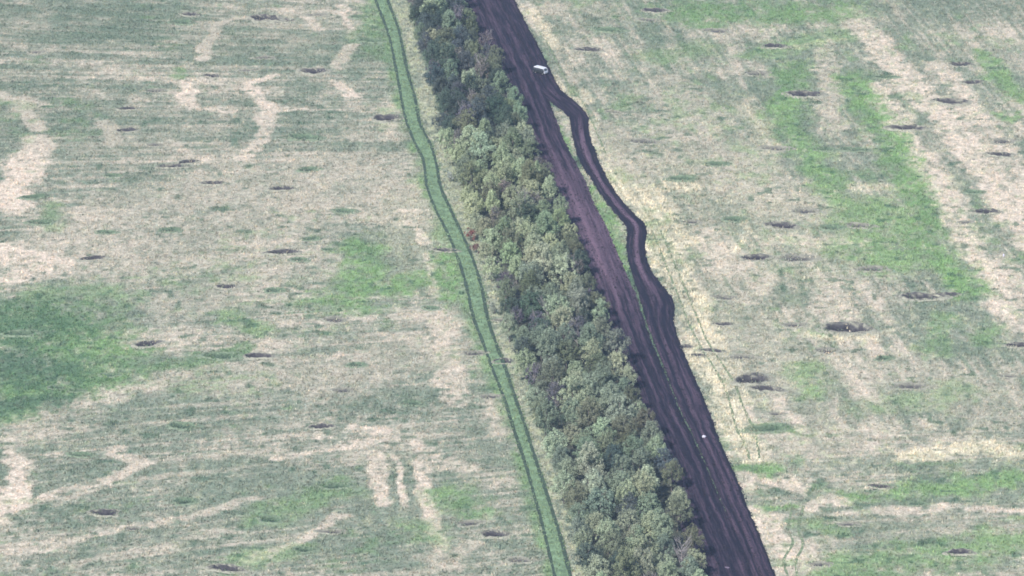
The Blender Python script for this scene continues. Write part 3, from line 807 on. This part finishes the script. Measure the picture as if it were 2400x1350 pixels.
# ------------------------------------------------------------------ meadow grass (uncountable)
n_t = 400000
tx = rng.uniform(-150, 150, n_t)
ty = rng.uniform(Y_NEAR + 2, Y_FAR - 2, n_t)
lim = np.hypot(ty, CAM_H) * TH * 1.04 + 3
ok = np.abs(tx) < lim
xl_, xr_ = xs_at(TL, ty), xs_at(TR, ty)
ok &= ~(((np.abs(tx - xl_ - 0.3) < 0.34) | (np.abs(tx - xr_ + 0.3) < 0.34)) & (rng.random(n_t) < 0.8))
on_track = (tx > xl_ - 0.7) & (tx < xr_ + 0.5)
a_l, a_r, b_l, b_r = xs_at(AL, ty), xs_at(AR, ty), xs_at(BL, ty), xs_at(BR, ty)
ok &= ~((tx > a_l - 0.1) & (tx < a_r + 0.05)) & ~((tx > b_l - 0.05) & (tx < b_r + 0.05))
bl_, br_ = xs_at(W['belt_l'], ty), xs_at(W['belt_r'], ty)
ok &= ~((tx > bl_ + 3) & (tx < br_ + 1))
for c in CW:
    cx, cy, r, k = c[:4]
    near_c = (np.abs(tx - cx) < 1.7 * r) & (np.abs(ty - cy) < 1.7 * r)
    q = crater_q(tx[near_c], ty[near_c], c) * rng.uniform(0.85, 1.2, near_c.sum())
    kk = q > (0.35 if k == 'g' else 1.08)
    kk |= rng.random(len(q)) < (0.40 if k == 's' else 0.14)
    ok[np.where(near_c)[0][~kk]] = False
tx, ty, on_track = tx[ok], ty[ok], on_track[ok]
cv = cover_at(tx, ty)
cv[on_track] = (0.08, 0.50, 0.24, 0.0)
keep = rng.random(len(tx)) < (1 - 0.55 * cv[:, 0])
tx, ty, cv, on_track = tx[keep], ty[keep], cv[keep], on_track[keep]
# grass in the weed-grown craters is rank and dark
gz = ground_z(tx, ty)
for c in CW:
    cx, cy, r, k = c[:4]
    s = (np.abs(tx - cx) < 1.7 * r) & (np.abs(ty - cy) < 1.7 * r)
    q = crater_q(tx[s], ty[s], c)
    if k == 'g':
        f = (1 - sstep(0.8, 1.5, q)) * rng.uniform(0.3, 1.0, len(q))
        cv[s, 2] = np.maximum(cv[s, 2], 0.8 * f)
        cv[s, 0] *= 1 - 0.7 * f
    gz[s] = relief(tx[s], ty[s]) + crater_profile(q, r) * (0.75 if k == 'g' else 0.5)
n_t = len(tx)
hgt = rng.uniform(0.18, 0.50, n_t) * (0.75 + 0.6 * fbm(tx / 4, ty / 4, 501, 3)) * (1 + 0.35 * cv[:, 3] - 0.25 * cv[:, 0] + 0.5 * rng.random(n_t) ** 6)
hgt[on_track] *= 0.8
gz[on_track] = relief(tx[on_track], ty[on_track]) + 0.09
wid = rng.uniform(0.07, 0.17, n_t)
bl = 3
V = np.empty((n_t, bl, 3, 3))
a0 = rng.uniform(0, 6.28, n_t)
for b in range(bl):
    an = a0 + b * 2.1 + rng.normal(0, 0.3, n_t)
    dx, dy = np.cos(an), np.sin(an)
    ox, oy = rng.normal(0, 0.12, n_t), rng.normal(0, 0.12, n_t)
    le = rng.uniform(0.1, 0.6, n_t) * hgt
    V[:, b, 0] = np.stack([tx + ox - dy * wid, ty + oy + dx * wid, gz - 0.03], 1)
    V[:, b, 1] = np.stack([tx + ox + dy * wid, ty + oy - dx * wid, gz - 0.03], 1)
    V[:, b, 2] = np.stack([tx + ox + dx * le, ty + oy + dy * le, gz + hgt * rng.uniform(0.7, 1.1, n_t)], 1)
co = V.reshape(-1, 3)
me = mesh_np('meadow_grass', co, tris=np.arange(len(co)).reshape(-1, 3))
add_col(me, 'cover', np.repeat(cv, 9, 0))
tone = np.clip(rng.normal(1.08, 0.20, n_t), 0.5, 1.8)
tw = rng.normal(0, 0.05, n_t)
tone *= 0.72 + 0.60 * fbm(tx / 2.2, ty / 3.4, 511, 3, 0.6)
add_col(me, 'tone', np.repeat(np.stack([tone * (1 + tw), tone, tone * (1 - tw), tone], 1), 9, 0))
tag(link('meadow_grass', me, M_TUFT), 'tufted grey-green and straw-coloured grass covering both fields', 'grass', kind='stuff')

# ------------------------------------------------------------------ soil clods on the ploughed strips (uncountable)
oct_v = np.array([(1, 0, 0), (0, 1, 0), (-1, 0, 0), (0, -1, 0), (0, 0, 1)], float)
oct_f = np.array([(0, 1, 4), (1, 2, 4), (2, 3, 4), (3, 0, 4)])
nc = 26000
cyy = rng.uniform(yy[0], yy[-1], nc)
pick = rng.random(nc) < 0.55
u = rng.uniform(-0.07, 1.07, nc)
cxx = np.where(pick, xs_at(AL, cyy) * (1 - u) + xs_at(AR, cyy) * u, xs_at(BL, cyy) * (1 - u) + xs_at(BR, cyy) * u)
sz = rng.uniform(0.05, 0.16, nc) * (1 + 1.6 * rng.random(nc) ** 8)
rot = rng.uniform(0, 6.28, nc)
cr_, sr2 = np.cos(rot), np.sin(rot)
base = oct_v[None] * sz[:, None, None] * rng.uniform(0.7, 1.3, (nc, 5, 3))
co = np.empty((nc, 5, 3))
co[..., 0] = base[..., 0] * cr_[:, None] - base[..., 1] * sr2[:, None] + cxx[:, None]
co[..., 1] = base[..., 0] * sr2[:, None] + base[..., 1] * cr_[:, None] + cyy[:, None]
co[..., 2] = base[..., 2] * 0.9 + (relief(cxx, cyy) + np.where((u < 0.0) | (u > 1.0), 0.02, 0.16))[:, None]
tr = (oct_f[None] + (np.arange(nc) * 5)[:, None, None]).reshape(-1, 3)
me = mesh_np('soil_clods', co.reshape(-1, 3), tris=tr)
M_CLOD = m_plain('soil_clod', (0.018, 0.015, 0.022), 0.5, 0.8)
tag(link('soil_clods', me, M_CLOD), 'loose dark clods scattered over the ploughed strips', 'soil clods', kind='stuff')


# ------------------------------------------------------------------ trees
def tube(verts, quads, p0, p1, r0, r1, sides=6):
    p0, p1 = np.asarray(p0, float), np.asarray(p1, float)
    d = p1 - p0
    d /= np.linalg.norm(d) + 1e-9
    a = np.cross(d, (0.3, 0.9, 0.2))
    a /= np.linalg.norm(a)
    b = np.cross(d, a)
    base = len(verts)
    for p, r in ((p0, r0), (p1, r1)):
        for k in range(sides):
            t = 2 * np.pi * k / sides
            verts.append(p + (a * math.cos(t) + b * math.sin(t)) * r)
    for k in range(sides):
        quads.append((base + k, base + (k + 1) % sides, base + sides + (k + 1) % sides, base + sides + k))


def trunk_mesh(g, h, spread):
    v, q = [], []
    p = np.array((0, 0, -0.15))
    r = 0.17
    hs = np.linspace(0, h * 0.8, 5)
    for i in range(1, 5):
        n = np.array((g.normal(0, 0.12), g.normal(0, 0.12), hs[i]))
        tube(v, q, p, n, r, r * 0.74, 7)
        if i >= 2:
            for k in range(3):
                an = g.uniform(0, 6.28)
                e = n + np.array((math.cos(an), math.sin(an), 0)) * spread * g.uniform(0.45, 0.75) + np.array((0, 0, h * g.uniform(0.05, 0.2)))
                m_ = (n + e) / 2 + np.array((0, 0, 0.15))
                tube(v, q, n, m_, r * 0.45, r * 0.3, 5)
                tube(v, q, m_, e, r * 0.3, r * 0.1, 5)
        p, r = n, r * 0.74
    m = mesh_np('trunk', v, quads=q)
    smooth(m)
    return m


def crown_mesh(g, h, rad, low, n_clump, leaves, leaf):
    """leaf-sized faces gathered in clumps over an uneven, upright crown"""
    cz, hz = (h + low) / 2, (h - low) / 2
    cs = []
    lob = g.uniform(0, 6.28, 3)
    while len(cs) < n_clump:
        d = g.normal(0, 1, 3)
        d /= np.linalg.norm(d)
        if d[2] < -0.75:
            continue
        az = math.atan2(d[1], d[0])
        rr = rad * (1 + 0.16 * math.sin(2 * az + lob[0]) + 0.12 * math.sin(3 * az + lob[1]))
        f = g.uniform(0.66, 1.04) if g.random() < 0.85 else g.uniform(0.25, 0.6)
        tap = 1.0 - 0.30 * max(0, d[2])
        cs.append((d[0] * rr * f * tap, d[1] * rr * f * tap, cz + d[2] * hz * f + g.normal(0, 0.12)))
    cs = np.array(cs)
    n = n_clump * leaves
    ci = np.repeat(np.arange(n_clump), leaves)
    cr = g.uniform(0.26, 0.60, n_clump)[ci]
    d = g.normal(0, 1, (n, 3))
    d /= np.linalg.norm(d, axis=1)[:, None]
    d[:, 2] = np.where(d[:, 2] < -0.3, -d[:, 2], d[:, 2])
    pos = cs[ci] + d * (cr * g.uniform(0.55, 1.0, n) ** 0.6)[:, None] * np.array((1, 1, 1.7))
    out = pos - np.array((0, 0, cz))
    out /= np.linalg.norm(out, axis=1)[:, None] + 1e-6
    nn = d * 0.9 + out * 0.3 + g.normal(0, 0.4, (n, 3)) + np.array((0, 0, 0.2))
    nn /= np.linalg.norm(nn, axis=1)[:, None]
    t1 = np.cross(nn, g.normal(0, 1, (n, 3)))
    t1 /= np.linalg.norm(t1, axis=1)[:, None] + 1e-9
    t2 = np.cross(nn, t1)
    s = (leaf * g.uniform(0.6, 1.35, n))[:, None]
    co = np.stack([pos - t1 * s, pos - t2 * s * 0.62, pos + t1 * s, pos + t2 * s * 0.62], 1)
    return mesh_np('crown', co.reshape(-1, 3), quads=np.arange(n * 4).reshape(-1, 4))


def twig_mesh(g, h, spread, n1=16, n2=7):
    """bare branching crown"""
    v, q = [], []
    for i in range(n1):
        z0 = h * g.uniform(0.15, 0.75)
        an = g.uniform(0, 6.28)
        ln = spread * g.uniform(0.5, 1.0)
        p0 = np.array((0, 0, z0))
        p1 = p0 + np.array((math.cos(an) * ln * 0.55, math.sin(an) * ln * 0.55, h * 0.14))
        p2 = p1 + np.array((math.cos(an + g.normal(0, .5)) * ln * 0.45, math.sin(an + g.normal(0, .5)) * ln * 0.45, h * 0.17))
        tube(v, q, p0, p1, 0.07, 0.045, 4)
        tube(v, q, p1, p2, 0.045, 0.02, 4)
        for k in range(n2):
            b = p1 + (p2 - p1) * g.random()
            e = b + g.normal(0, 0.35, 3) * np.array((1, 1, .6)) + np.array((0, 0, 0.55))
            tube(v, q, b, e, 0.022, 0.008, 3)
    m = mesh_np('branches', v, quads=q)
    return m


KINDS = []
for i in range(9):
    g = np.random.default_rng(50 + i)
    h = g.uniform(6.6, 8.6)
    rad = g.uniform(2.3, 3.0)
    KINDS.append((trunk_mesh(g, h, rad), crown_mesh(g, h, rad, 0.9, int(g.integers(105, 135)), 46, 0.12)))
SPARSE = []
for i in range(3):
    g = np.random.default_rng(80 + i)
    h = g.uniform(6.4, 7.8)
    SPARSE.append((trunk_mesh(g, h, 2.2), crown_mesh(g, h, 2.3, 1.0, 40, 30, 0.15), twig_mesh(g, h, 2.2, 18, 8)))
PAL = {'pale green': (0.295, 0.345, 0.235), 'mid green': (0.195, 0.245, 0.178), 'olive': (0.15, 0.17, 0.115), 'dark green': (0.070, 0.10, 0.080),
       'blue-grey': (0.085, 0.105, 0.108), 'grey-brown': (0.150, 0.138, 0.132), 'grey-violet': (0.105, 0.100, 0.122)}
ROW_NAME = ['row beside the grassy track', 'second row from the grassy track', 'middle row of the belt', 'second row from the ploughed strip', 'row beside the ploughed strip']
belt_len0, belt_len1 = gp((1400, 1432))[0][1], gp((950, -8))[0][1]
NALONG = 57
g = np.random.default_rng(123)
for row in range(5):
    stands = 0
    for k in range(NALONG):
        if g.random() < 0.025:
            continue          # gaps in the belt
        stands += 1
        s = (k + 0.5 + (0.5 if row % 2 else 0) * 0.9 + g.normal(0, 0.16)) / (NALONG + 0.5)
        y = belt_len0 + (belt_len1 - belt_len0) * s
        pyb = float(photo_y(np.array(y)))
        # crowns reach up to 40 photo rows above the foot, so feet are set in from the outline
        off = 40 * (0.85 + 0.3 * pyb / 1350)
        lx = px_at(BELT_L, pyb - off) + 27
        rx = px_at(BELT_R, pyb - off) - 30
        pxx = lx + (rx - lx) * (row / 4.0)
        x = gp((pxx, pyb))[0][0] + g.normal(0, 0.7 if 0 < row < 4 else 0.75)
        # colour by stretch of the belt; light middle and shaded far end painted in
        if pyb < 350:
            pr = dict(zip(PAL, (0.03, 0.12, 0.06, 0.30, 0.34, 0.08, 0.07)))
        elif pyb < 680:
            pr = dict(zip(PAL, (0.68, 0.17, 0.08, 0.01, 0.01, 0.05, 0.00)))
        elif pyb < 840:
            pr = dict(zip(PAL, (0.20, 0.32, 0.10, 0.12, 0.10, 0.09, 0.07)))
        else:
            pr = dict(zip(PAL, (0.30, 0.42, 0.14, 0.07, 0.03, 0.03, 0.01)))
        if row == 4:
            pr['olive'] += 0.35
        ks = list(pr)
        pv = np.array([pr[q] for q in ks])
        name = ks[int(g.choice(len(ks), p=pv / pv.sum()))]
        # particular trees that stand out
        sparse = name in ('grey-brown', 'grey-violet')
        sc = g.uniform(0.84, 1.20)
        if row in (0, 4):
            sc *= 0.88
        zz = float(relief(np.array([x]), np.array([y]))[0])
        root = link('belt_tree', None, loc=(x, y, zz), rz=g.uniform(0, 6.28))
        root.scale = (sc * g.uniform(0.9, 1.12), sc * g.uniform(0.9, 1.12), sc * g.uniform(0.88, 1.14))
        src = SPARSE[int(g.integers(3))] if sparse else KINDS[int(g.integers(len(KINDS)))]
        link('trunk', src[0], M_BARK, root)
        c_ = link('crown', src[1], M_LEAF, root)
        warm_light = math.exp(-((pyb - 530) / 150) ** 2)  # warmer light on the middle of the belt, put into crown colour
        col = np.array(PAL[name]) * (1 + np.array((0.07, 0.06, -0.03)) * warm_light) * g.uniform(0.80, 1.2) * (1 + g.normal(0, 0.04, 3))
        c_.color = (*np.clip(col, 0.02, 0.5), 1)
        if sparse:
            link('branches', src[2], M_BLEACH, root)
        adj = name + (' thin-leaved' if sparse else '')
        tag(root, f"{adj} tree, {ordinal(stands)} from near end, {ROW_NAME[row]}", 'tree', 'trees of the shelterbelt')


def single_bush(px, col, label, name, h, rad, n, leaf=0.13, twigs=False, seed=0):
    gg = np.random.default_rng(900 + seed)
    p = gp(px)[0]
    zz = float(relief(np.array([p[0]]), np.array([p[1]]))[0])
    root = link(name, None, loc=(p[0], p[1], zz))
    link('stem', trunk_mesh(gg, h * 0.7, rad * 0.7), M_BARK, root)
    c_ = link('crown', crown_mesh(gg, h, rad, 0.1, n, 40, leaf), M_LEAF, root)
    c_.color = (*col, 1)
    if twigs:
        link('branches', twig_mesh(gg, h, rad, 14, 8), M_BLEACH, root)
    return tag(root, label, 'bush')


single_bush((1104, 566), (0.20, 0.085, 0.075), 'small rust-red bush at the edge of the trees beside the track', 'rust_bush', 2.8, 1.7, 18, seed=1)
single_bush((1120, 596), (0.17, 0.095, 0.09), 'lower reddish-brown bush just below the rust-red one', 'rust_bush', 2.3, 1.6, 16, seed=2)
single_bush((1148, 632), (0.12, 0.11, 0.13), 'grey-violet bush below the two reddish bushes', 'grey_bush', 2.8, 1.6, 16, twigs=True, seed=3)
single_bush((1160, 735), (0.27, 0.30, 0.25), 'whitish pale bush on the verge beside the track', 'pale_bush', 2.6, 1.5, 16, seed=4)
single_bush((1055, 425), (0.30, 0.33, 0.30), 'pale silvery bush on the verge by the track bend', 'pale_bush', 2.4, 1.0, 12, seed=5)


def bare_tree(px, label, seed, h=7.5, spread=2.4):
    gg = np.random.default_rng(700 + seed)
    p = gp(px)[0]
    zz = float(relief(np.array([p[0]]), np.array([p[1]]))[0])
    root = link('dead_tree', None, loc=(p[0], p[1], zz))
    link('trunk', trunk_mesh(gg, h, spread), M_BLEACH, root)
    link('branches', twig_mesh(gg, h, spread, 26, 9), M_BLEACH, root)
    return tag(root, label, 'tree')


bare_tree((1597, 1345), 'leafless pale-branched tree near the bottom, beside the ploughed strip', 1, 8.2, 2.6)
bare_tree((1283, 770), 'leafless grey-violet tree in the middle of the belt', 2, 7.6, 2.6)
bare_tree((1225, 520), 'leafless grey-brown tree among pale green crowns', 3, 8.4, 2.0)


# ------------------------------------------------------------------ van
def box_mesh(name, x0, x1, y0, y1, z0, z1, bev=0.0):
    import bmesh
    bm = bmesh.new()
    bmesh.ops.create_cube(bm, size=1)
    for v in bm.verts:
        v.co = Vector((x0 + (v.co.x + .5) * (x1 - x0), y0 + (v.co.y + .5) * (y1 - y0), z0 + (v.co.z + .5) * (z1 - z0)))
    if bev:
        bmesh.ops.bevel(bm, geom=bm.edges[:], offset=bev, segments=2, affect='EDGES')
    m = bpy.data.meshes.new(name)
    bm.to_mesh(m)
    bm.free()
    return m


def prism_mesh(name, prof, y0, y1, taper=0.0, bev=0.0):
    """side profile (x, z) extruded across the vehicle; top narrowed by taper"""
    import bmesh
    zs = [p[1] for p in prof]
    zmin, zmax = min(zs), max(zs)
    bm = bmesh.new()
    rows = []
    for y in (y0, y1):
        rows.append([bm.verts.new((x, y * (1 - taper * (z - zmin) / (zmax - zmin)), z)) for x, z in prof])
    bm.faces.new(rows[0])
    bm.faces.new(rows[1][::-1])
    n = len(prof)
    for i in range(n):
        bm.faces.new((rows[0][i], rows[1][i], rows[1][(i + 1) % n], rows[0][(i + 1) % n]))
    bmesh.ops.recalc_face_normals(bm, faces=bm.faces[:])
    if bev:
        bmesh.ops.bevel(bm, geom=bm.edges[:], offset=bev, segments=2, affect='EDGES')
    m = bpy.data.meshes.new(name)
    bm.to_mesh(m)
    bm.free()
    return m


def wheel_meshes():
    v, q, t = [], [], []
    prof = [(0.20, -0.09), (0.31, -0.10), (0.345, -0.07), (0.345, 0.07), (0.31, 0.10), (0.20, 0.09)]
    n = 18
    for k in range(n):
        a = 2 * math.pi * k / n
        for r, y in prof:
            v.append((r * math.cos(a), y, r * math.sin(a)))
    m = len(prof)
    for k in range(n):
        for i in range(m):
            j = (i + 1) % m
            q.append((k * m + i, ((k + 1) % n) * m + i, ((k + 1) % n) * m + j, k * m + j))
    tyre = mesh_np('tyre', v, quads=q)
    v, q, t = [], [], []
    for y in (-0.05, 0.05):
        v.append((0, y * 1.3, 0))
        for k in range(n):
            a = 2 * math.pi * k / n
            v.append((0.205 * math.cos(a), y, 0.205 * math.sin(a)))
    for k in range(n):
        t.append((0, 1 + k, 1 + (k + 1) % n))
        t.append((n + 1, n + 2 + (k + 1) % n, n + 2 + k))
        q.append((1 + k, n + 2 + k, n + 2 + (k + 1) % n, 1 + (k + 1) % n))
    return tyre, mesh_np('rim', v, quads=q, tris=t)


M_WHITE = m_plain('white_paint', (0.48, 0.50, 0.56), 0.2, 2.0, 0.4, spec=0.4)
M_DARK = m_plain('dark_olive_paint', (0.020, 0.023, 0.028), 0.3, 1.5, 0.8)
M_GLASS = m_plain('vehicle_glass', (0.05, 0.06, 0.075), 0.1, 1.0, 0.3, spec=0.3)
M_RUBBER = m_plain('tyre_rubber', (0.02, 0.02, 0.02), 0.2, 5, 0.85)
M_STEEL = m_plain('steel', (0.35, 0.35, 0.36), 0.15, 5, 0.5, 0.6)
M_LAMP = m_plain('lamp_glass', (0.6, 0.6, 0.55), 0.1, 5, 0.2, spec=0.6)

vp = gp((1267, 174))[0]
van = link('parked_van', None, loc=(vp[0], vp[1], float(relief(vp[:1], vp[1:2])[0]) + 0.17), rz=R(-38))
van.scale = (0.82, 0.82, 0.82)
tag(van, 'dark-sided van with a white roof and white front, standing on the ploughed strip', 'van')
side = [(-2.2, 0.42), (2.05, 0.42), (2.22, 0.55), (2.24, 0.95), (2.12, 1.22), (1.72, 1.98), (-2.1, 1.98), (-2.2, 1.75)]
link('body', prism_mesh('body', side, -0.95, 0.95, 0.07, 0.05), M_DARK, van)
link('roof', prism_mesh('roof', [(-2.14, 1.95), (1.78, 1.95), (1.62, 2.09), (1.2, 2.16), (-1.9, 2.16), (-2.1, 2.08)], -0.93, 0.93, 0.10, 0.04), M_WHITE, van)
fr = link('front_panel', prism_mesh('front_panel', [(2.00, 0.50), (2.26, 0.56), (2.28, 0.96), (2.16, 1.23), (1.98, 1.23)], -0.96, 0.96, 0.02, 0.03), M_WHITE, van)
for s in (-1, 1):
    link('headlight', box_mesh('headlight', 2.245, 2.30, s * 0.66 - 0.13, s * 0.66 + 0.13, 0.72, 0.94, 0.03), M_LAMP, fr)
ws = prism_mesh('windscreen', [(2.13, 1.26), (2.16, 1.27), (1.80, 1.92), (1.77, 1.91)], -0.74, 0.74, 0.05, 0.0)
link('windscreen', ws, M_GLASS, van)
for s in (-1, 1):
    link('windscreen_pillar', prism_mesh('windscreen_pillar', [(2.10, 1.22), (2.18, 1.24), (1.82, 1.97), (1.72, 1.96)], s * 0.76, s * 0.93, 0.04, 0.0), M_WHITE, van)
    for x0, x1 in ((0.95, 1.70), (-0.15, 0.80), (-1.15, -0.28), (-2.02, -1.28)):
        link('side_window', box_mesh('side_window', x0, x1, min(s * 0.885, s * 0.925), max(s * 0.885, s * 0.925), 1.36, 1.80, 0.01), M_GLASS, van)
    d_ = link('door', box_mesh('door', 0.88, 1.62, min(s * 0.93, s * 0.962), max(s * 0.93, s * 0.962), 0.55, 1.28, 0.01), M_DARK, van)
    link('handle', box_mesh('handle', 0.94, 1.06, min(s * 0.962, s * 0.985), max(s * 0.962, s * 0.985), 1.12, 1.16), M_STEEL, d_)
    link('mirror', box_mesh('mirror', 1.72, 1.80, min(s * 0.98, s * 1.16), max(s * 0.98, s * 1.16), 1.32, 1.55, 0.02), M_DARK, van)
link('bumper', box_mesh('bumper', 2.24, 2.36, -0.92, 0.92, 0.42, 0.56, 0.02), M_STEEL, van)
link('bumper', box_mesh('bumper', -2.34, -2.20, -0.92, 0.92, 0.42, 0.56, 0.02), M_STEEL, van)
tyre, rim = wheel_meshes()
for x in (-1.35, 1.38):
    for s in (-1, 1):
        w_ = link('tyre', tyre, M_RUBBER, van, loc=(x, s * 0.84, 0.33))
        link('rim', rim, M_STEEL, w_)


# ------------------------------------------------------------------ small litter
def sack_mesh(seed, sx, sy, sz):
    import bmesh
    gg = np.random.default_rng(seed)
    bm = bmesh.new()
    bmesh.ops.create_icosphere(bm, subdivisions=3, radius=1)
    ph = gg.uniform(0, 6, 3)
    for v in bm.verts:
        c = v.co
        k = 1 + 0.14 * math.sin(5 * c.x + ph[0]) * math.cos(4 * c.y + ph[1]) + 0.08 * math.sin(9 * c.y + 6 * c.z + ph[2])
        pinch = 1 - 0.45 * max(0, c.x - 0.55) / 0.45
        v.co = Vector((c.x * sx * k, c.y * sy * k * pinch, max(c.z, -0.55) * sz * k * pinch))
    m = bpy.data.meshes.new('sack')
    bm.to_mesh(m)
    bm.free()
    smooth(m)
    return m


M_SACK = m_plain('white_plastic', (0.45, 0.44, 0.52), 0.1, 4, 0.5)
M_CLOTH = m_plain('faded_cloth', (0.12, 0.10, 0.14), 0.25, 4, 0.9)


def litter(px, mesh, mat, label, name, cat, z=0.2, rz=0.0):
    p = gp(px)[0]
    o = link(name, mesh, mat, loc=(p[0], p[1], float(relief(p[:1], p[1:2])[0]) + z), rz=rz)
    return tag(o, label, cat)


litter((1650, 1028), sack_mesh(1, 0.46, 0.34, 0.34), M_SACK, 'small white sack lying alone on the dark ploughed strip', 'white_sack', 'sack', 0.32, 0.3)
litter((1704, 1332), sack_mesh(2, 0.55, 0.30, 0.14), M_CLOTH, 'greyish bundle on the ploughed strip near the bottom edge', 'cloth_bundle', 'bundle', 0.26, -0.3)
litter((1500, 938), sack_mesh(3, 0.22, 0.18, 0.20), M_SACK, 'tiny white scrap at the foot of the trees by the ploughed strip', 'plastic_scrap', 'scrap', 0.35, 0.8)
litter((2352, 601), sack_mesh(4, 0.22, 0.26, 0.42), M_SACK, 'tiny white scrap on the pale diagonal stripe at far right', 'plastic_scrap', 'scrap', 0.2, 0.2)

# ------------------------------------------------------------------ air
me = box_mesh('haze', -2500, 2500, -400, 2600, -6.0, CAM_H + 8)
hz = bpy.data.objects.new('haze', me)
C.objects.link(hz)
hm = bpy.data.materials.new('pale_air')
hm.use_nodes = True
hm.node_tree.nodes.remove(hm.node_tree.nodes['Principled BSDF'])
pv = hm.node_tree.nodes.new('ShaderNodeVolumePrincipled')
pv.inputs['Color'].default_value = (0.52, 0.72, 1.0, 1)
pv.inputs['Density'].default_value = 0.000065
hm.node_tree.links.new(pv.outputs[0], hm.node_tree.nodes['Material Output'].inputs['Volume'])
me.materials.append(hm)
tag(hz, 'thin bluish haze filling the air over the fields', 'haze', kind='stuff')
